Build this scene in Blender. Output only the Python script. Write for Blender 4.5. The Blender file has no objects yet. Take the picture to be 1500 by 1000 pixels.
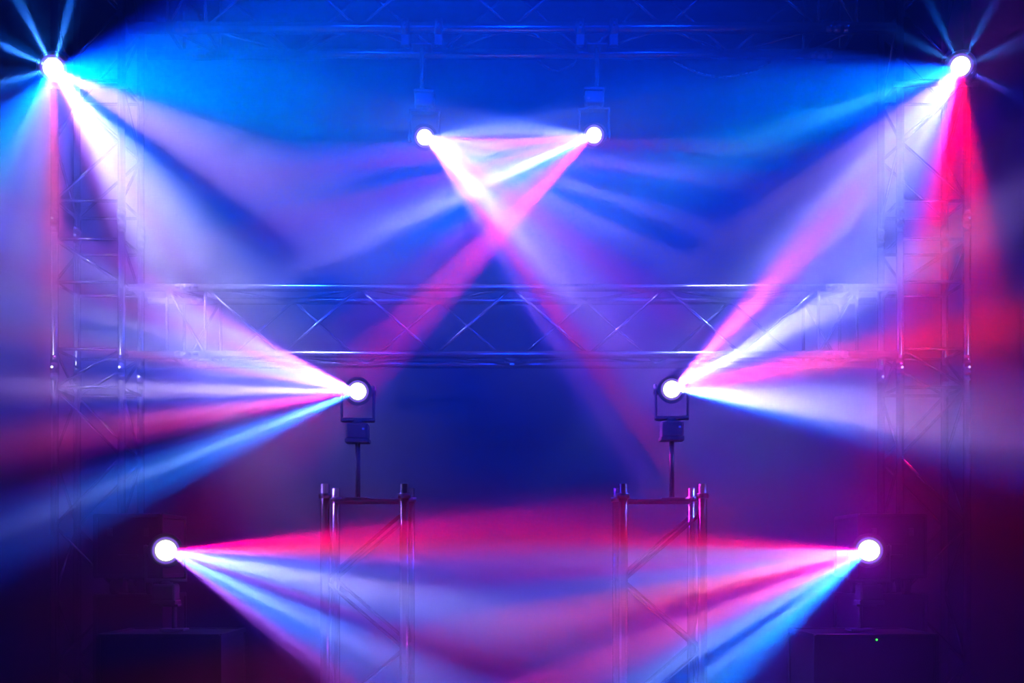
import bpy, bmesh, math, random
from mathutils import Vector, Matrix
random.seed(7)
SC = bpy.context.scene
COL = SC.collection
PI = math.pi

# ------------------------------------------------------------------ camera
F = 1887.0          # focal length in pixels of the 1500 px wide frame
HZ = 820.0          # horizon row
CAMZ = 1.6
cam = bpy.data.cameras.new('camera')
camo = bpy.data.objects.new('camera', cam)
COL.objects.link(camo)
camo.location = (0, 0, CAMZ)
camo.rotation_euler = (PI / 2, 0, 0)
cam.lens = F * 36 / 1500
cam.sensor_width = 36
cam.shift_y = (HZ - 500) / 1500
cam.clip_end = 100
SC.camera = camo


def at(px, py, d):
    return Vector(((px - 750) / F * d, d, CAMZ + (HZ - py) / F * d))


# ------------------------------------------------------------------ materials
def mat(name, base, rough=.5, metal=0., bump=None, emit=None):
    m = bpy.data.materials.new(name)
    m.use_nodes = True
    nt = m.node_tree
    b = nt.nodes['Principled BSDF']
    b.inputs['Base Color'].default_value = (*base, 1)
    b.inputs['Roughness'].default_value = rough
    b.inputs['Metallic'].default_value = metal
    if emit:
        b.inputs['Emission Color'].default_value = (*emit[0], 1)
        b.inputs['Emission Strength'].default_value = emit[1]
    if bump:
        n = nt.nodes.new('ShaderNodeTexNoise')
        n.inputs['Scale'].default_value = bump[0]
        n.inputs['Detail'].default_value = 4
        mp = nt.nodes.new('ShaderNodeMapRange')
        mp.inputs['To Min'].default_value = max(0, rough - bump[1])
        mp.inputs['To Max'].default_value = min(1, rough + bump[1])
        nt.links.new(n.outputs['Fac'], mp.inputs['Value'])
        nt.links.new(mp.outputs['Result'], b.inputs['Roughness'])
        bp = nt.nodes.new('ShaderNodeBump')
        bp.inputs['Strength'].default_value = bump[2]
        bp.inputs['Distance'].default_value = .01
        nt.links.new(n.outputs['Fac'], bp.inputs['Height'])
        nt.links.new(bp.outputs['Normal'], b.inputs['Normal'])
    return m


ALU = mat('brushed_aluminium', (.11, .114, .13), .19, .88, (60, .05, .05))
STEEL = mat('dull_steel', (.15, .155, .17), .35, 1, (40, .08, .1))
BLACK = mat('black_plastic', (.012, .012, .014), .45, 0, (80, .1, .1))
GREY = mat('dark_grey_housing', (.11, .11, .118), .6, 0, (80, .1, .08))
BOARD = mat('black_laminate', (.010, .010, .012), .5, 0, (120, .1, .15))
LATCH = mat('dark_zinc', (.12, .12, .13), .5, 1)
RUBBER = mat('black_rubber', (.008, .008, .008), .7)
DRAPE = mat('black_velvet', (.010, .010, .012), .95, 0, (200, .03, .05))
FLOORM = mat('black_stage_floor', (.012, .012, .013), .5, 0, (30, .12, .15))
CEILM = mat('black_ceiling', (.01, .01, .01), .9)
LENS = mat('lit_lens', (.8, .8, .8), .1, 0, None, ((1, .97, 1), 6))
LENS_GLOW = mat('violet_lens_glow', (.1, .1, .1), .3, 0, None, ((.22, .1, .75), 1.0))  # violet emission stands in for lens glow on the head's rim
DISPLAY = mat('blue_display', (.01, .01, .02), .2, 0, None, ((.03, .05, 1), .8))
GREEN = mat('green_indicator', (.1, .4, .1), .3, 0, None, ((.05, 1, .08), 3))
WHITELED = mat('blue_white_indicator', (.1, .4, .1), .3, 0, None, ((.2, .25, 1), 2))


# ------------------------------------------------------------------ mesh helpers
class MB:
    def __init__(self):
        self.bm = bmesh.new()

    def tube(self, a, b, r, seg=12, r2=None):
        a, b = Vector(a), Vector(b)
        r2 = r if r2 is None else r2
        w = (b - a).normalized()
        u = w.orthogonal().normalized()
        v = w.cross(u)
        A, B = [], []
        for i in range(seg):
            t = 2 * PI * i / seg
            o = u * math.cos(t) + v * math.sin(t)
            A.append(self.bm.verts.new(a + o * r))
            B.append(self.bm.verts.new(b + o * r2))
        for i in range(seg):
            j = (i + 1) % seg
            f = self.bm.faces.new((A[i], A[j], B[j], B[i]))
            f.smooth = True
        self.bm.faces.new(A[::-1])
        self.bm.faces.new(B)
        return self

    def box(self, c, s, bev=0, m=None):
        t = bmesh.new()
        bmesh.ops.create_cube(t, size=1)
        bmesh.ops.scale(t, vec=Vector(s), verts=t.verts)
        if bev:
            bmesh.ops.bevel(t, geom=t.edges[:] + t.verts[:], offset=bev, segments=2, affect='EDGES', profile=.5)
        bmesh.ops.translate(t, vec=Vector(c), verts=t.verts)
        if m is not None:
            bmesh.ops.transform(t, matrix=m, verts=t.verts)
        self._join(t)
        return self

    def lathe(self, prof, m, seg=32, close=True):
        """prof: list of (radius, height) spun about local Z, then moved by m"""
        rings = []
        for r, h in prof:
            if r < 1e-6:
                rings.append([self.bm.verts.new(m @ Vector((0, 0, h)))])
            else:
                rings.append([self.bm.verts.new(m @ Vector((r * math.cos(2 * PI * i / seg), r * math.sin(2 * PI * i / seg), h))) for i in range(seg)])
        for p, q in zip(rings, rings[1:]):
            for i in range(seg):
                j = (i + 1) % seg
                if len(p) == 1 and len(q) == 1:
                    continue
                if len(p) == 1:
                    f = self.bm.faces.new((p[0], q[j], q[i]))
                elif len(q) == 1:
                    f = self.bm.faces.new((p[i], p[j], q[0]))
                else:
                    f = self.bm.faces.new((p[i], p[j], q[j], q[i]))
                f.smooth = True
        return self

    def path(self, pts, r, seg=8):
        for a, b in zip(pts, pts[1:]):
            self.tube(a, b, r, seg)
        return self

    def _join(self, t):
        me = bpy.data.meshes.new('tmp')
        t.to_mesh(me)
        t.free()
        self.bm.from_mesh(me)
        bpy.data.meshes.remove(me)

    def build(self, name, m, parent=None):
        me = bpy.data.meshes.new(name)
        bmesh.ops.recalc_face_normals(self.bm, faces=self.bm.faces[:])
        self.bm.to_mesh(me)
        self.bm.free()
        me.materials.append(m)
        o = bpy.data.objects.new(name, me)
        COL.objects.link(o)
        if parent:
            o.parent = parent
        return o


def thing(name, label, cat, loc=(0, 0, 0), rot=(0, 0, 0), group=None):
    o = bpy.data.objects.new(name, None)
    o.empty_display_size = .2
    COL.objects.link(o)
    o.location = loc
    o.rotation_euler = rot
    o['label'] = label
    o['category'] = cat
    if group:
        o['group'] = group
    return o


def tag(o, label, cat, group=None):
    o['label'] = label
    o['category'] = cat
    if group:
        o['group'] = group
    return o


def struct(o):
    o['kind'] = 'structure'
    return o


# ------------------------------------------------------------------ the room
def quad(name, pts, m):
    me = bpy.data.meshes.new(name)
    me.from_pydata(pts, [], [tuple(range(len(pts)))])
    me.materials.append(m)
    o = bpy.data.objects.new(name, me)
    COL.objects.link(o)
    return struct(o)


RX, RY0, RY1, RZ = 8.0, -2.0, 11.0, 7.5
mb = MB(); mb.box((0, (RY0 + RY1) / 2, -.1), (2 * RX + .4, RY1 - RY0 + .4, .2)); struct(mb.build('floor', FLOORM))
mb = MB(); mb.box((0, (RY0 + RY1) / 2, RZ + .1), (2 * RX + .4, RY1 - RY0 + .4, .2)); struct(mb.build('ceiling', CEILM))
mb = MB(); mb.box((-RX - .1, (RY0 + RY1) / 2, RZ / 2), (.2, RY1 - RY0, RZ)); struct(mb.build('wall_left', CEILM))
mb = MB(); mb.box((RX + .1, (RY0 + RY1) / 2, RZ / 2), (.2, RY1 - RY0, RZ)); struct(mb.build('wall_right', CEILM))
mb = MB(); mb.box((0, RY1 + .1, RZ / 2), (2 * RX, .2, RZ)); struct(mb.build('wall_back', CEILM))

# pleated black drape hung in front of the back wall
bm = bmesh.new()
N = 900
YB = 10.4
lo, hi = [], []
for i in range(N + 1):
    x = -7.6 + 15.2 * i / N
    y = YB + .012 * math.sin(x * 5 + 1.3 * math.sin(x * 2.1)) + .003 * math.sin(x * 17)
    lo.append(bm.verts.new((x, y, .02)))
    hi.append(bm.verts.new((x, y, 7.2)))
for i in range(N):
    f = bm.faces.new((lo[i], lo[i + 1], hi[i + 1], hi[i]))
    f.smooth = True
me = bpy.data.meshes.new('backdrop_curtain')
bm.to_mesh(me)
bm.free()
me.materials.append(DRAPE)
dr = bpy.data.objects.new('backdrop_curtain', me)
COL.objects.link(dr)
md = dr.modifiers.new('thickness', 'SOLIDIFY')
md.thickness = .006
tag(dr, 'wide black pleated stage curtain hanging behind all the trusses, washed blue', 'curtain')

# ------------------------------------------------------------------ trusses
S = .4
CR, DR = .0235, .0095
GAP = .229


def zigzag(root, fa, fb, ends, n, first, m=ALU, name='brace'):
    """diagonals between two chords given as functions of the run coordinate"""
    a, b = ends
    for i in range(n):
        t0 = a + (b - a) * i / n
        t1 = a + (b - a) * (i + 1) / n
        up = (i + first) % 2 == 0
        p = fa(t0) if up else fb(t0)
        q = fb(t1) if up else fa(t1)
        MB().tube(p, q, DR, 8).build(name, m, root)


def box_truss(root, axis, width, length, segs, rungs, crad=CR, phase=(0, 1, 0, 1), couplers=()):
    """box truss along local X or Z; segs = list of (start, end, bays, phase); rungs = run coordinates of the end frames"""
    h = width / 2

    def P(a, b):
        if axis == 'Z':
            return lambda t: Vector((a, b, t))
        return lambda t: Vector((t, a, b))       # a: depth, b: height
    cs = [P(-h, -h), P(h, -h), P(h, h), P(-h, h)]
    for c in cs:
        MB().tube(c(length[0]), c(length[1]), crad, 16).build('chord', ALU, root)
    faces = [(0, 1), (1, 2), (2, 3), (3, 0)]
    for s, e, n, ph in segs:
        for k, (i, j) in enumerate(faces):
            zigzag(root, cs[i], cs[j], (s, e), n, (phase[k] + ph) % 2)
    for r in rungs:
        for i, j in faces:
            MB().tube(cs[i](r), cs[j](r), DR * 1.1, 8).build('rung', ALU, root)
    for c in couplers:
        for k in cs:
            b = MB()
            b.tube(k(c - .075), k(c - .03), crad * 1.01, 16, crad * 1.14)
            b.tube(k(c - .03), k(c + .03), crad * 1.14, 16)
            b.tube(k(c + .03), k(c + .075), crad * 1.14, 16, crad * 1.01)
            q = k(c)
            b.tube(q + Vector((0, -.045, .0)), q + Vector((0, .045, .0)), .008, 8)
            b.build('coupler', ALU, root)


def zpx(py, d=7.7):
    return CAMZ + (HZ - py) / F * d


def xpx(px, d=7.7):
    return (px - 750) / F * d


YT = 7.9
ZT = zpx(41)             # lower front chord of the overhead truss
ZM = (zpx(421) + zpx(519.5)) / 2
for side, xc, nm in ((-1, (xpx(80) + xpx(178)) / 2, 'left'), (1, (xpx(1318) + xpx(1417)) / 2, 'right')):
    root = thing('truss_tower',
                 'tall silver box truss tower in the whitish-blue beams of the wide lamp with the added starburst' if side < 0 else
                 'tall silver box truss tower crossed by the saturated red beam',
                 'truss', (xc, YT, 0), (0, 0, 0), 'tall truss towers')
    ph = (0, 0, 1, 0) if side < 0 else (1, 0, 0, 0)
    z1, z2, z3, z4 = zpx(567), zpx(511), zpx(413), zpx(350)
    z5, z6 = zpx(294), zpx(118)
    box_truss(root, 'Z', S, (.03, ZT + .62),
              [(.15, z1, 6, 0), (z1, z2, 1, 0), (z4, z3, 1, 0), (z5, z6, 2, 0), (z6, ZT + .55, 2, 0)],
              [.15, z1, z2, z3, z4, z5, z6, ZT + .55], phase=ph, couplers=((z1 + z2) / 2 - .0, (z4 + z5) / 2))
    MB().box((0, 0, .015), (.6, .6, .03), .004).build('base_plate', STEEL, root)
    for sx in (-1, 1):
        for sy in (-1, 1):
            MB().tube((sx * S / 2, sy * S / 2, .03), (sx * S / 2, sy * S / 2, .1), CR * 1.25, 16).build('foot_socket', STEEL, root)

XL = xpx(301)
BAY = -2 * XL / 8


def long_truss(name, label, zc, chord, phase, group):
    root = thing(name, label, 'truss', (0, YT, zc), (0, 0, 0), group)
    e = xpx(1318) - .03
    a, b = xpx(245), xpx(1255)
    box_truss(root, 'X', S, (-e, e),
              [(XL, -XL, 8, 0), (a, XL, 1, 0), (-XL, b, 1, 1)],
              [XL, -XL, a, b], chord, phase, couplers=((a + XL) / 2, (b - XL) / 2))
    return root


# faces: 0-1 bottom? chord order for X: (front,low) (back,low) (back,high) (front,high)
top = long_truss('overhead_truss', 'dark horizontal box truss overhead at the top, carrying two hung lamps', ZT + S / 2, .034, (0, 1, 0, 1), 'horizontal trusses')
mid = long_truss('horizontal_truss', 'horizontal box truss halfway up between the two tall towers', ZM, CR, (1, 0, 1, 0), 'horizontal trusses')

# short towers
DT = 6.5
for side, xc in ((-1, (xpx(476, DT) + xpx(592, DT)) / 2), (1, (xpx(913, DT) + xpx(1029, DT)) / 2)):
    root = thing('short_truss_tower',
                 'short box truss tower holding the lamp whose beams fan left' if side < 0 else
                 'short box truss tower holding the lamp whose beams fan right',
                 'truss', (xc, DT + S / 2, 0), (0, 0, 0), 'short truss towers')
    zt = zpx(705, DT)
    box_truss(root, 'Z', S, (.03, zt - .012), [(.12, zpx(750, DT), 5, 0)], [.12],
              phase=(0, 0, 1, 0))
    for sx in (-1, 1):
        for sy in (-1, 1):
            MB().tube((sx * S / 2, sy * S / 2, zt - .085), (sx * S / 2, sy * S / 2, zt - .06), CR * 1.35, 16).build('collar', STEEL, root)
    MB().box((0, 0, zpx(732, DT)), (S - .05, S - .05, .012), .003).build('top_plate', STEEL, root)
    MB().box((0, 0, .015), (.6, .6, .03), .004).build('base_plate', STEEL, root)


# ------------------------------------------------------------------ moving-head lamps
def frame_from(z, up):
    z = z.normalized()
    x = up.cross(z).normalized()
    y = z.cross(x)
    m = Matrix((x, y, z)).transposed()
    return m


def moving_head(label, root_loc, root_rot, lens_at, lens_r, arm, clamps=True, display=True, housing=None):
    HOUSING = housing or GREY
    """root at the foot of the base; local +Z runs from the base to the head; the head aims at the audience"""
    root = thing('moving_head_light', label, 'stage light', root_loc, root_rot, 'moving head lights')
    R = root_rot.to_matrix() if hasattr(root_rot, 'to_matrix') else Matrix.Identity(3)
    M = Matrix.Translation(root_loc) @ R.to_4x4()
    Mi = M.inverted()
    aim = (Vector((0, 0, CAMZ)) - lens_at).normalized()
    ll = Mi @ lens_at
    la = Mi.to_3x3() @ aim
    k = lens_r / .05
    hl = .15 * k
    piv = ll - la * hl
    # yoke turned so that its arms stand either side of the head
    side = Vector((0, 0, 1)).cross(la)
    side = Vector((1, 0, 0)) if side.length < .25 else side.normalized()
    side.z = 0
    side.normalize()
    fwd = Vector((0, 0, 1)).cross(side)
    px, py = piv.x, piv.y
    zb = max(.0, piv.z - .27)          # foot of the base: above it a short spigot when the head stands high
    w = lens_r * 1.66 + .013
    T = Matrix.Translation((px, py, 0)) @ Matrix((side, fwd, Vector((0, 0, 1)))).transposed().to_4x4()
    b = MB()
    b.box((px, py, zb + .06), (.115, .11, .085), .012)
    b.box((px, py, zb + .012), (.125, .12, .022), .006)
    base = b.build('base', HOUSING, root)
    if display:
        d = MB(); d.box((px + .035, py - .056, zb + .07), (.012, .005, .010)); d.build('display', DISPLAY, base)
    if zb > .01:
        p = MB()
        p.tube((0, 0, 0), (0, 0, zb + .01), .013, 18)
        if abs(px) + abs(py) > .01:
            p.box((px / 2, py / 2, zb - .004), (abs(px) + .06, abs(py) + .06, .012), .003)
        p.box((0, 0, .006), (.12, .12, .012), .003)
        p.build('spigot', HOUSING, root)
    else:
        ft = MB()
        for sx in (-1, 1):
            for sy in (-1, 1):
                ft.tube((px + sx * .045, py + sy * .04, -.004), (px + sx * .045, py + sy * .04, .012), .012, 10)
        ft.build('foot', RUBBER, base)
    yk = MB()
    zy = zb + .12
    yk.tube((px, py, zb + .09), (px, py, zy), .035, 24)
    yk.box((0, 0, zy), (2 * w + .016, .06, .02), .008, T)
    for s in (-1, 1):
        yk.box((s * w, 0, (zy - .01 + piv.z + .03) / 2), (.014, .05, piv.z + .04 - zy), .008, T)
        a = T @ Vector((s * (w + .012), 0, piv.z)); c = T @ Vector((s * (w - .03), 0, piv.z))
        yk.tube(a, c, .026, 20)
    yk.build('yoke', HOUSING, root)
    # head
    up = Vector((0, 0, 1)) if abs(la.z) < .8 else Vector((0, 1, 0))
    H = Matrix.Translation(piv) @ frame_from(la, up).to_4x4()
    r = lens_r
    hd = MB()
    hd.lathe([(0, -hl * 1.05), (r * .9, -hl * 1.05), (r * 1.25, -hl * .9), (r * 1.45, -hl * .35), (r * 1.62, hl * .1),
              (r * 1.66, hl * .8), (r * 1.6, hl * .99), (r * 1.45, hl * 1.0), (r * 1.4, hl * .93), (0, hl * .9)], H, 40)
    for i in range(5):
        z = -hl * (.85 - .13 * i)
        hd.lathe([(r * 1.1, z - .004), (r * 1.52, z - .004), (r * 1.52, z + .004), (r * 1.1, z + .004)], H, 32)
    head = hd.build('head', HOUSING, root)
    ln = MB()
    ln.lathe([(r, hl * .9), (r, hl * .97), (r * .8, hl * 1.0), (r * .45, hl * 1.02), (0, hl * 1.03)], H, 40)
    ln.build('lens', LENS, head)
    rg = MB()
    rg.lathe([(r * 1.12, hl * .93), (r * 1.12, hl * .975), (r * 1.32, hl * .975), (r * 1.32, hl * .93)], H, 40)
    rg.build('lens_glow_ring', LENS_GLOW, head)  # glowing ring imitates the lens light caught by the bezel
    bz = MB()
    bz.lathe([(r * 1.58, hl * .93), (r * 1.72, hl * .93), (r * 1.72, hl * 1.01), (r * 1.58, hl * 1.01), (r * 1.58, hl * .93)], H, 40)
    bz.build('bezel', HOUSING, head)
    if clamps:
        for s in (-1, 1):
            c = MB()
            cx = s * .1
            cz = -clamps
            c.lathe([(.0345, -.022), (.052, -.022), (.052, .022), (.0345, .022), (.0345, -.022)], Matrix.Translation((cx, 0, cz)) @ Matrix.Rotation(PI / 2, 4, 'Y'), 24)
            c.box((cx, 0, (cz + .036) / 2), (.05, .045, abs(cz) - .036), .004)
            c.tube((cx - .0, -.05, cz), (cx, -.075, cz), .008, 8)
            c.build('clamp', BLACK, root)
    return root, lens_at + aim * .055


from mathutils import Euler
LAMPS = {}
DEG = math.radians


def lens_pos(px, py, d):
    return at(px, py, d)


# on the faces of the tall towers
for key, px, py, lr, lab in (('A', 78, 100, .055, 'stage lamp clamped high on the left tall tower, throwing blue-white beams with an added lens starburst'),
                             ('B', 1407, 97, .052, 'stage lamp clamped high on the right tall tower, throwing blue, white and red beams')):
    lp = at(px, py, 7.33)
    rl = Vector((lp.x * 1.016, 7.645, lp.z + .02))
    hd, LAMPS[key] = moving_head(lab, rl, Euler((PI / 2, 0, 0)), lp, lr, .3, clamps=False)
    xa, xb = (xpx(80), xpx(178)) if key == 'A' else (xpx(1318), xpx(1417))
    MB().tube((xa - .05 - rl.x, 0, -.0145), (xb + .05 - rl.x, 0, -.0145), .0145, 14).box((0, 0, -.012), (.1, .06, .024), .003).build('mounting_bar', STEEL, hd)
# hanging from the overhead truss
for key, px, py, lab in (('C', 622, 201, 'stage lamp hanging from the overhead truss, left of the crossing white beams'),
                         ('D', 870, 198, 'stage lamp hanging from the overhead truss, throwing a red beam down left')):
    lp = at(px, py, 7.5)
    bx = xpx(610) if key == 'C' else xpx(883)
    rl = Vector((lp.x - (.03 if key == 'C' else -.03), 7.7, ZT - .11))
    _, LAMPS[key] = moving_head(lab, rl, Euler((0, PI, 0)), lp, .044, .4, clamps=.11, housing=BLACK)
# standing on the short towers
for key, px, py, xc, lab in (('E', 524, 573, xpx(534, DT), 'stage lamp on a short tower, fanning pink and blue-white beams left'),
                             ('F', 984, 570, xpx(971, DT), 'stage lamp on a short tower, fanning pink and white beams right')):
    lp = at(px, py, 6.56)
    rl = Vector((lp.x * 1.019, 6.685, zpx(732, DT) + .0065))
    _, LAMPS[key] = moving_head(lab, rl, Euler((0, 0, 0)), lp, .042, .4, clamps=False)


# ------------------------------------------------------------------ flight cases
def flight_case(label, x, y, z, w, d, h, castors=False, led=None, panel=False, name='flight_case'):
    root = thing(name, label, 'equipment case', (x, y, z), (0, 0, 0), 'black equipment cases')
    z0 = .10 if castors else .012
    b = MB(); b.box((0, 0, z0 + (h - z0) / 2), (w, d, h - z0), .006)
    body = b.build('body', BOARD, root)
    e = MB()
    for sx in (-1, 1):
        for sy in (-1, 1):
            e.box((sx * w / 2, sy * d / 2, z0 + (h - z0) / 2), (.022, .022, h - z0), .003)
    for zz in (z0 + .005, h - .005):
        for sy in (-1, 1):
            e.box((0, sy * d / 2, zz), (w, .022, .022), .003)
        for sx in (-1, 1):
            e.box((sx * w / 2, 0, zz), (.022, d, .022), .003)
    e.build('edge_trim', BLACK, body)
    for sx in (-1, 1):
        l = MB(); l.box((sx * w * .28, -d / 2 - .004, z0 + (h - z0) * .72), (.03, .010, .045), .004)
        l.box((sx * w * .28, -d / 2 - .011, z0 + (h - z0) * .72), (.018, .006, .014), .002)
        l.build('latch', LATCH, root)
    hd = MB(); hd.box((0, -d / 2 - .002, z0 + (h - z0) * .4), (.16, .008, .09), .004)
    hd.path([(-.05, -d / 2 - .012, z0 + (h - z0) * .4 - .02), (-.05, -d / 2 - .03, z0 + (h - z0) * .4 - .02),
             (.05, -d / 2 - .03, z0 + (h - z0) * .4 - .02), (.05, -d / 2 - .012, z0 + (h - z0) * .4 - .02)], .007)
    hd.build('handle', BLACK, root)
    if castors:
        for sx in (-1, 1):
            for sy in (-1, 1):
                c = MB()
                cx, cy = sx * (w / 2 - .08), sy * (d / 2 - .08)
                c.tube((cx - .016, cy, .042), (cx + .016, cy, .042), .042, 18)
                c.box((cx, cy, .088), (.07, .07, .012), .002)
                c.box((cx - .021, cy, .066), (.005, .03, .05))
                c.box((cx + .021, cy, .066), (.005, .03, .05))
                c.build('castor', RUBBER, root)
    if led:
        g = MB(); g.lathe([(0, .005), (.004, .004), (.005, 0)], Matrix.Translation((led[0] - x, y - d / 2 - y - .0, led[1] - z)) @ Matrix.Rotation(PI / 2, 4, 'X'), 12)
        g.build('indicator_light', GREEN, body)
    return root


DG = 6.3
for key, px, py, lab in (('G', 243, 806, 'stage lamp with a violet ring on black cases, throwing red over blue-white to the right'),
                         ('H', 1273, 806, 'stage lamp on black cases, throwing pink and light blue beams to the left')):
    lp = at(px, py, DG)
    h = 1.24
    yb = DG + .16
    rl = Vector((lp.x, yb, h + .006))
    _, LAMPS[key] = moving_head(lab, rl, Euler((0, 0, 0)), lp, .05, .4, clamps=False, display=False)
    left = key == 'G'
    led = None
    if not left:
        q = at(1286, 937, yb - .3)
        led = (q.x, q.z)
    flight_case('large black flight case under the lamp with the violet ring' if left else
                'large black flight case with one small green indicator light', lp.x, yb, 0, .58, .56, h, True, led)
    xs = (xpx(192, 7.1) if left else xpx(1303, 7.1))
    flight_case('lower black flight case at the foot of the left tall tower' if left else
                'lower black flight case at the foot of the right tall tower', xs, 7.3, 0, .36, .5, zpx(872, 7.0), True)
    flight_case('upper black flight case stacked on castors before the left tall tower' if left else
                'upper black flight case stacked on castors before the right tall tower', xs, 7.3, zpx(872, 7.0), .36, .5, zpx(753, 7.0) - zpx(872, 7.0), True)


# cables hung along the overhead truss
def cable(label, a, b, sag, r=.009):
    pts = []
    a, b = Vector(a), Vector(b)
    for i in range(25):
        t = i / 24
        p = a.lerp(b, t)
        p.z -= sag * 4 * t * (1 - t)
        pts.append(p)
    tag(MB().path(pts, r).build('cable', RUBBER), label, 'cable', 'cables under the overhead truss')


ZB = ZT - .034 - .008
cable('black cable sagging below the right half of the overhead truss', (xpx(1000), 8.1, ZB), (xpx(1150), 8.1, ZB), .10)
cable('black cable drooping under the middle of the overhead truss, between the two hung lamps', (xpx(790), 8.1, ZB), (xpx(850), 8.1, ZB), .06)

# ------------------------------------------------------------------ haze
w = bpy.data.worlds.new('hazy_air')
SC.world = w
w.use_nodes = True
nt = w.node_tree
nt.nodes.clear()
wo = nt.nodes.new('ShaderNodeOutputWorld')
vs = nt.nodes.new('ShaderNodeVolumeScatter')
HAZE = .05
vs.inputs['Density'].default_value = HAZE
vs.inputs['Color'].default_value = (1, 1, 1, 1)
nt.links.new(vs.outputs[0], wo.inputs['Volume'])


# ------------------------------------------------------------------ lamp beams (gobo wheels of the lamps)
def lin(c):
    out = []
    for v in c:
        v = max(0, v) / 255
        out.append(v / 12.92 if v <= .04045 else ((v + .055) / 1.055) ** 2.4)
    out[0] *= .9
    out[1] *= .93 if c[0] > 40 else 1.05
    out[2] *= 1.15
    return out


def beams(name, loc, stops, centre, half, gain=1., tilt=26., width=8., radius=.006, reach=(2.0, 1.8, 2.8)):
    """one point source with a gobo: colour runs over the fan angle, a soft lens width across it.
    stops: (angle in degrees, r, g, b[, gain]) counter-clockwise from stage right, falling to black outside"""
    l = bpy.data.lights.new(name, 'POINT')
    l.energy = 100
    l.shadow_soft_size = radius
    lo = bpy.data.objects.new(name, l)
    COL.objects.link(lo)
    lo.location = loc
    l.use_nodes = True
    n = l.node_tree
    n.nodes.clear()
    out = n.nodes.new('ShaderNodeOutputLight')
    em = n.nodes.new('ShaderNodeEmission')
    tc = n.nodes.new('ShaderNodeTexCoord')
    sx = n.nodes.new('ShaderNodeSeparateXYZ')
    n.links.new(tc.outputs['Normal'], sx.inputs[0])

    def Mt(op, a, b=None, c=None):
        m = n.nodes.new('ShaderNodeMath')
        m.operation = op
        for i, x in enumerate((a, b, c)):
            if x is None:
                continue
            if isinstance(x, (int, float)):
                m.inputs[i].default_value = x
            else:
                n.links.new(x, m.inputs[i])
        return m.outputs[0]
    u = Mt('ARCTAN2', sx.outputs[2], sx.outputs[0])
    f = Mt('MULTIPLY_ADD', u, 1 / (2 * DEG(half)), .5)
    cr = n.nodes.new('ShaderNodeValToRGB')
    n.links.new(f, cr.inputs[0])
    ramp = cr.color_ramp
    ramp.interpolation = 'LINEAR'
    # the lens looks at the house; the beams leave it as a wheel of sectors round that axis, leaning a little forward
    ax = (Vector(loc) - Vector((0, 0, CAMZ))).normalized()
    fx = (Vector((1, 0, 0)) - ax * ax.x).normalized()
    fz = fx.cross(ax)
    aimed = []
    for q in stops:
        e = Vector((math.cos(DEG(q[0])), 0, math.sin(DEG(q[0]))))
        an = math.degrees(math.atan2(e.dot(fz), e.dot(fx)))
        while an < q[0] - 180:
            an += 360
        while an > q[0] + 180:
            an -= 360
        aimed.append((an,) + tuple(q[1:]))
    stops = sorted(aimed)
    cx = fx * math.cos(DEG(centre)) + fz * math.sin(DEG(centre))
    cz = fz * math.cos(DEG(centre)) - fx * math.sin(DEG(centre))
    lo.rotation_euler = Matrix((cx, ax, cz)).transposed().to_euler()
    assert len(stops) <= 32, name
    while len(ramp.elements) > 1:
        ramp.elements.remove(ramp.elements[0])
    for i, s in enumerate(stops):
        p = (s[0] - centre + half) / (2 * half)
        c = [v * (s[4] if len(s) > 4 else 1) for v in lin(s[1:4])]
        e = ramp.elements[0] if i == 0 else ramp.elements.new(p)
        e.position = p
        e.color = (*c, 1)
    v = Mt('ARCSINE', Mt('MULTIPLY', sx.outputs[1], -1))
    vv = Mt('DIVIDE', Mt('SUBTRACT', v, DEG(tilt)), DEG(width))
    g = Mt('EXPONENT', Mt('MULTIPLY', Mt('MULTIPLY', vv, vv), -.5))
    st = Mt('MULTIPLY', g, gain * KG / HAZE / DEG(width))
    # per-channel fade with distance, put into the lamp colour; the haze stays even
    fo = n.nodes.new('ShaderNodeLightFalloff')
    fo.inputs['Strength'].default_value = 1
    L2 = Mt('DIVIDE', fo.outputs['Constant'], fo.outputs['Quadratic'])
    cc = n.nodes.new('ShaderNodeCombineColor')
    for i in range(3):
        n.links.new(Mt('EXPONENT', Mt('MULTIPLY', L2, -1 / reach[i] ** 2)), cc.inputs[i])
    mx = n.nodes.new('ShaderNodeMix')
    mx.data_type = 'RGBA'
    mx.blend_type = 'MULTIPLY'
    mx.inputs['Factor'].default_value = 1
    n.links.new(cr.outputs[0], mx.inputs[6])
    n.links.new(cc.outputs[0], mx.inputs[7])
    n.links.new(mx.outputs[2], em.inputs[0])
    n.links.new(st, em.inputs[1])
    n.links.new(em.outputs[0], out.inputs[0])
    return lo


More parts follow.
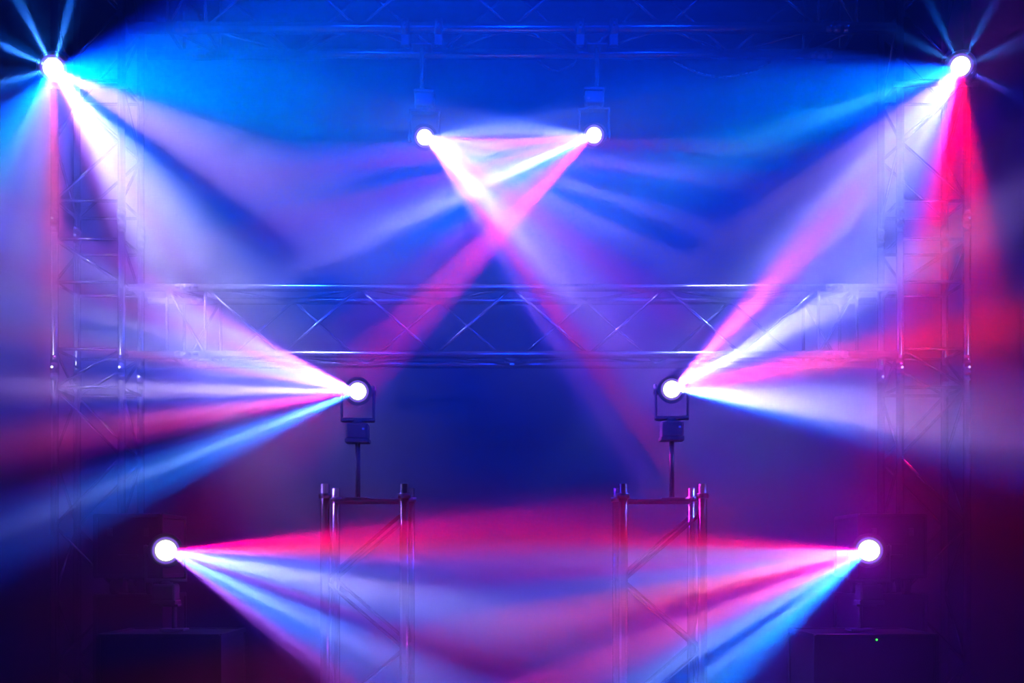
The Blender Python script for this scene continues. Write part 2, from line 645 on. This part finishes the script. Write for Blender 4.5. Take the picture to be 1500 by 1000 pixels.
KG = .5
K0 = (0, 0, 0)
beams('beam_source', LAMPS['A'], [
    (-156, 0, 0, 0), (-148, 0, 10, 80), (-141, 0, 60, 190), (-134, 0, 100, 235), (-128, 0, 140, 255), (-122, 10, 145, 255), (-117, 80, 165, 255), (-114, 100, 165, 255),
    (-110, 120, 140, 245), (-106, 90, 100, 220), (-103, 150, 140, 235), (-99, 150, 135, 230), (-95, 160, 105, 205),
    (-92, 225, 100, 170), (-88, 225, 85, 160), (-85, 110, 70, 190), (-80, 70, 75, 195), (-75, 70, 70, 190),
    (-71, 120, 60, 150), (-68, 130, 80, 170), (-64, 0, 0, 0)],
    -100, 80, 1.15, reach=(1.6, 1.5, 2.0))
beams('beam_source', LAMPS['A'], [
    (-72, 0, 0, 0), (-68, 120, 80, 180), (-65, 190, 170, 230, 1.1), (-61, 220, 210, 250, 1.3), (-57, 205, 175, 235, 1.1), (-53, 205, 205, 255, 1.2), (-48, 180, 195, 255, 1.1), (-44, 110, 150, 250),
    (-40, 5, 40, 150), (-37, 0, 0, 0)],
    -55, 40, 1.85, reach=(1.9, 1.8, 2.4))
beams('beam_source', LAMPS['A'], [
    (-45, 0, 0, 0), (-40, 5, 70, 170), (-37, 60, 80, 220), (-34, 150, 130, 230), (-29, 170, 150, 240, 1.1), (-24, 160, 160, 245), (-20, 110, 145, 250), (-17, 20, 125, 250),
    (-13, 0, 135, 255, 1.2), (-4, 0, 130, 255, 1.2), (6, 0, 110, 245, 1.1), (14, 0, 85, 235), (24, 0, 30, 170), (30, 0, 5, 80), (36, 0, 0, 0)],
    -5, 60, 1.5, reach=(1.95, 2.3, 3.2))
beams('beam_source', LAMPS['A'], [  # short rays added to imitate a lens starburst, no real beams
    (54, 0, 0, 0), (70, 0, 20, 60), (75, 50, 120, 210), (80, 0, 20, 60), (90, 0, 0, 10), (112, 0, 20, 60), (117, 60, 130, 220), (122, 0, 20, 60),
    (135, 0, 0, 10), (151, 0, 30, 80), (156, 60, 130, 220), (161, 0, 20, 70), (172, 0, 0, 10), (190, 0, 20, 70), (195, 50, 120, 210), (201, 0, 60, 150), (212, 0, 0, 0)],
    140, 90, 1.2, reach=(.28, .34, .45))
beams('beam_source', LAMPS['B'], [
    (172, 0, 0, 0), (178, 0, 30, 150), (183, 0, 80, 225), (188, 0, 100, 240), (192, 0, 95, 235), (196, 0, 130, 255), (200, 40, 150, 255, 1.2), (203, 10, 130, 255),
    (207, 0, 90, 235), (210.5, 0, 50, 200), (213, 0, 40, 150), (216, 0, 0, 0)],
    195, 40, 1.3, reach=(1.8, 2.4, 3.2))
beams('beam_source', LAMPS['B'], [
    (209, 0, 0, 0), (213, 50, 60, 180), (216, 140, 120, 230), (219, 120, 115, 225), (222, 155, 150, 240), (225, 180, 192, 255, 1.3), (228, 160, 170, 250), (231, 150, 165, 250), (234, 178, 195, 255, 1.3), (238, 155, 170, 250),
    (242, 172, 188, 255, 1.2), (246, 150, 165, 250), (250, 120, 125, 240), (254, 140, 90, 210), (258, 60, 20, 120), (262, 0, 0, 0)],
    235, 40, 1.25, reach=(1.75, 1.9, 2.7))
beams('beam_source', LAMPS['B'], [
    (250, 0, 0, 0), (254, 140, 50, 130), (257, 240, 40, 130), (260, 255, 0, 50), (264, 255, 0, 30),
    (266.5, 230, 0, 40), (269, 120, 0, 70), (272, 210, 0, 40), (276, 225, 0, 30), (280, 190, 0, 30), (283, 90, 0, 30), (287, 25, 0, 25), (300, 10, 0, 15), (318, 0, 0, 0)],
    285, 60, 1.9, reach=(1.75, 1.6, 1.8))
beams('beam_source', LAMPS['B'], [  # weaker added rays, again imitating a starburst in the lens
    (-35, 0, 0, 0), (-28, 50, 50, 140), (-20, 0, 0, 20), (10, 0, 0, 10), (24, 20, 60, 130), (30, 0, 0, 20), (56, 0, 0, 10), (62, 20, 70, 140), (68, 0, 10, 30),
    (110, 0, 10, 30), (116, 20, 80, 150), (122, 0, 0, 20), (145, 0, 0, 10), (152, 20, 70, 130), (160, 0, 0, 0)],
    65, 105, .6, reach=(.25, .3, .4))
beams('beam_source', LAMPS['C'], [
    (-52.5, 0, 0, 0), (-50.5, 200, 180, 235), (-47, 230, 225, 255, 1.15), (-43, 200, 200, 250), (-40, 225, 220, 255, 1.15), (-36, 205, 200, 250, 1.1), (-32, 205, 200, 250, 1.2), (-28, 160, 165, 245), (-24, 200, 195, 250, 1.1), (-20, 150, 160, 248), (-17, 200, 195, 248, 1.1), (-14, 140, 155, 248),
    (-11, 205, 205, 250, 1.2), (-8, 150, 165, 250), (-5.5, 215, 205, 245, 1.2), (-3, 190, 150, 225), (-1, 230, 120, 165), (1, 160, 140, 230), (3.5, 190, 200, 255, 1.1), (6, 110, 140, 245), (9, 150, 180, 255), (12, 60, 100, 220), (16, 0, 0, 0)],
    -20, 45, .42, reach=(1.0, 1.0, 1.25))
beams('beam_source', LAMPS['C'], [
    (-36, 0, 0, 0), (-33, 160, 60, 180), (-31, 130, 80, 200), (-29, 120, 120, 235), (-25.5, 140, 135, 235), (-23.5, 20, 80, 225), (-21.5, 20, 85, 230), (-18, 130, 130, 235), (-15.5, 60, 90, 225), (-12.5, 0, 75, 220), (-10.5, 30, 60, 205),
    (-8.5, 150, 110, 225), (-6.5, 110, 90, 220), (-4.5, 0, 30, 140), (-2, 140, 5, 50), (0, 0, 0, 0)],
    -18, 40, 1.45, reach=(1.5, 1.5, 1.9))
beams('beam_source', LAMPS['C'], [
    (-62, 0, 0, 0), (-59.5, 60, 50, 170), (-57, 150, 120, 220), (-55.5, 110, 60, 190), (-54, 245, 80, 145), (-52.5, 250, 80, 145), (-51, 200, 130, 215), (-49, 170, 160, 240), (-47, 195, 185, 248, 1.2), (-44, 170, 155, 240, 1.1), (-41, 160, 150, 240), (-38, 150, 110, 220), (-35.5, 180, 70, 180), (-33.5, 80, 40, 160), (-31, 0, 0, 0)],
    -45, 40, 1.25, reach=(2.4, 1.4, 3.0))
beams('beam_source', LAMPS['D'], [
    (164, 0, 0, 0), (168, 60, 90, 215), (171, 140, 165, 250), (174, 150, 175, 252), (177, 200, 210, 255, 1.2), (179.5, 120, 140, 240), (182, 175, 160, 238), (185, 220, 140, 200), (187, 255, 110, 140), (189, 205, 170, 228), (191.5, 130, 155, 248), (194, 220, 170, 220), (196.5, 120, 135, 240),
    (199, 170, 180, 250), (201.5, 215, 215, 255, 1.4), (204.5, 235, 230, 255, 1.8), (207, 190, 200, 252), (209, 30, 100, 230), (211.5, 80, 130, 240), (213.5, 170, 165, 240), (216, 140, 120, 230), (218, 40, 40, 170), (220, 0, 0, 0)],
    192, 45, .45, reach=(1.0, 1.0, 1.25))
beams('beam_source', LAMPS['D'], [
    (181, 0, 0, 0), (184, 110, 100, 225), (187, 160, 70, 190), (189.5, 80, 70, 200), (191.5, 0, 60, 205), (193, 10, 60, 205), (195.5, 160, 70, 190), (198.5, 110, 85, 218), (201, 140, 145, 240), (204.5, 160, 185, 255, 1.3), (207, 80, 130, 250), (209, 0, 100, 240), (212, 0, 90, 230),
    (214.5, 60, 55, 200), (217, 140, 55, 175), (219, 90, 30, 160), (221, 0, 0, 0)],
    200, 40, 1.4, reach=(1.8, 1.6, 2.2))
beams('beam_source', LAMPS['D'], [
    (217.5, 0, 0, 0), (220, 90, 20, 130), (222, 225, 70, 140), (224.5, 255, 80, 120, 1.2), (227, 250, 55, 130, 1.1), (229, 190, 30, 130), (231, 40, 0, 80), (233.5, 0, 0, 0)],
    220, 40, 1.35, reach=(2.3, .9, 3.0))
beams('beam_source', LAMPS['E'], [
    (146, 0, 0, 0), (149.5, 50, 10, 120), (151.5, 210, 100, 190), (153, 190, 140, 225), (155.5, 205, 195, 250, 1.3), (158, 190, 170, 240), (159.5, 225, 130, 200), (161, 190, 150, 230), (163.5, 200, 200, 250, 1.2), (166, 140, 165, 250), (168.5, 180, 190, 250), (170.5, 215, 140, 210), (172.5, 130, 130, 235), (175, 60, 90, 220), (177, 140, 130, 230),
    (179, 215, 205, 250, 1.3), (181, 180, 160, 235), (183, 60, 80, 215), (185, 150, 80, 190), (187.5, 240, 100, 170), (190, 225, 50, 130), (192.5, 120, 0, 110), (194.5, 20, 0, 70), (196.5, 20, 50, 170), (199, 45, 140, 250), (201.5, 110, 185, 255, 1.4), (203.5, 10, 120, 240), (205, 15, 125, 245), (207, 0, 80, 200), (209.5, 0, 10, 70), (213, 0, 0, 0)],
    180, 60, 1.25, reach=(1.55, 1.35, 2.0))
beams('beam_source', LAMPS['F'], [
    (-21, 0, 0, 0), (-17.5, 0, 20, 120), (-14.5, 0, 90, 225), (-12, 120, 165, 250), (-9, 205, 210, 255, 1.4), (-5, 200, 200, 255, 1.2), (-1, 190, 180, 250), (2, 150, 125, 225), (4.5, 140, 80, 200), (7, 220, 70, 150), (9.5, 255, 80, 140, 1.2), (12, 255, 70, 140, 1.2), (14.5, 210, 90, 190), (17, 110, 80, 205),
    (20.5, 90, 80, 210), (23.5, 160, 160, 245), (26, 205, 210, 255, 1.3), (30, 215, 225, 255, 1.35), (32.5, 150, 150, 245), (34.5, 90, 70, 205), (37, 140, 120, 230), (40, 80, 50, 190), (44, 0, 0, 0)],
    18, 60, 1.3, reach=(1.35, 1.15, 1.75))
beams('beam_source', LAMPS['F'], [
    (4, 0, 0, 0), (7.5, 90, 0, 40), (10, 190, 0, 50), (13, 190, 0, 50), (15.5, 70, 0, 40), (19, 0, 0, 0)],
    11, 30, 1.2, reach=(2.1, 1.1, 1.7))
beams('beam_source', LAMPS['F'], [
    (38, 0, 0, 0), (41, 100, 50, 160), (43, 220, 90, 180), (45.5, 255, 110, 160, 1.3), (48, 255, 100, 150, 1.3), (50.5, 200, 70, 180), (53, 60, 30, 150), (57, 0, 0, 0)],
    48, 40, 1.6, reach=(1.2, 1.1, 1.7))
beams('beam_source', LAMPS['G'], [
    (-45, 0, 0, 0), (-41, 10, 0, 40), (-38, 110, 50, 150), (-35.5, 150, 90, 200), (-33, 80, 110, 225), (-29.5, 60, 130, 245), (-26, 120, 160, 255, 1.2), (-23, 90, 135, 245), (-20.5, 80, 60, 180), (-18.5, 130, 80, 190), (-16, 110, 140, 245), (-12.5, 155, 180, 255, 1.2), (-9.5, 165, 185, 255, 1.2), (-7, 90, 120, 235), (-4.5, 80, 90, 210),
    (-2.5, 170, 100, 210), (-.5, 245, 80, 140), (1.5, 255, 50, 80, 1.2), (3, 255, 0, 80, 1.3), (5.5, 255, 0, 115, 1.2), (7.5, 110, 0, 60), (9.5, 25, 0, 30), (14, 0, 0, 0)],
    -15, 60, 1.3, width=6., reach=(2.1, 1.6, 2.6))
beams('beam_source', LAMPS['H'], [
    (155, 0, 0, 0), (168, 20, 0, 35), (173, 60, 0, 60), (175.5, 200, 0, 80), (178, 250, 20, 90), (180, 200, 100, 180), (182, 170, 140, 230), (184, 215, 70, 160), (186, 150, 130, 235), (188, 120, 140, 245), (190, 245, 130, 180, 1.2), (192.5, 255, 110, 150, 1.2), (195, 240, 60, 120), (197, 200, 30, 120), (199, 170, 40, 150), (201.5, 250, 90, 160, 1.2), (204, 245, 110, 190), (206, 190, 120, 220),
    (208, 110, 160, 250), (210.5, 120, 185, 255, 1.2), (213, 0, 100, 230), (215, 0, 90, 225), (217.5, 90, 175, 255, 1.2), (220, 20, 150, 255, 1.2), (223, 0, 130, 250), (226, 0, 70, 200), (229, 0, 10, 80), (234, 0, 0, 20), (240, 0, 0, 0)],
    188, 60, 1.3, width=6., reach=(2.1, 1.6, 2.5))
# faint violet stray light round the two low lamps
beams('beam_source', LAMPS['H'], [(-180, 60, 0, 70), (-90, 60, 0, 80), (0, 50, 0, 50), (90, 90, 0, 90), (179, 60, 0, 70)], 0, 180, .3, reach=(.85, .85, 1.0))


# ------------------------------------------------------------------ added blue wash, unseen spots tinting drape and trusses
def spot(name, loc, target, color, energy, size, blend, radius=.08):
    l = bpy.data.lights.new(name, 'SPOT')
    l.energy = energy
    l.color = color
    l.spot_size = DEG(size)
    l.spot_blend = blend
    l.shadow_soft_size = radius
    o = bpy.data.objects.new(name, l)
    COL.objects.link(o)
    o.location = loc
    o.rotation_euler = (Vector(target) - Vector(loc)).to_track_quat('-Z', 'Y').to_euler()
    return o


spot('blue_fill', (0, -1, 5.5), (0, 10.4, 3.0), (0, .025, 1), 19000, 29, 1)
spot('blue_fill', (-5.5, 3, 7), (1.2, 10.4, 3.0), (0, .04, 1), 3000, 32, 1)
spot('blue_fill', (5.5, 3, 7), (-1.2, 10.4, 3.0), (0, .04, 1), 3000, 32, 1)

# unseen spots added to put highlights on the truss tubes
spot('truss_fill', (-5.2, 0, 4.4), (-2.5, 7.9, 3.3), (.6, .62, 1), 4200, 13, .6, .05)
spot('truss_fill', (5.2, 0, 4.4), (2.5, 7.9, 3.1), (.4, .3, 1), 3000, 11, .6, .05)
spot('truss_fill', (-4.5, 0, 6.5), (-1.6, 7.9, 4.9), (0, .03, 1), 800, 30, .6, .05)
spot('truss_fill', (4.5, 0, 6.5), (1.6, 7.9, 4.9), (0, .02, 1), 800, 30, .6, .05)

# added low fill spots, out of view, lightening the short towers and their lamps
spot('short_tower_fill', (-3.2, 3.4, .45), (-.76, 6.6, 2.0), (.04, .02, .9), 300, 14, .7, .05)
spot('short_tower_fill', (3.2, 3.4, .45), (.79, 6.6, 2.0), (.06, .02, .9), 330, 14, .7, .05)

# ------------------------------------------------------------------ view
SC.view_settings.view_transform = 'Standard'
SC.view_settings.look = 'None'
SC.view_settings.exposure = 0
SC.view_settings.gamma = 1
SC.view_settings.use_curve_mapping = False
SC.cycles.use_denoising = True
SC.cycles.max_bounces = 3
SC.cycles.volume_bounces = 0
SC.cycles.sample_clamp_indirect = 4
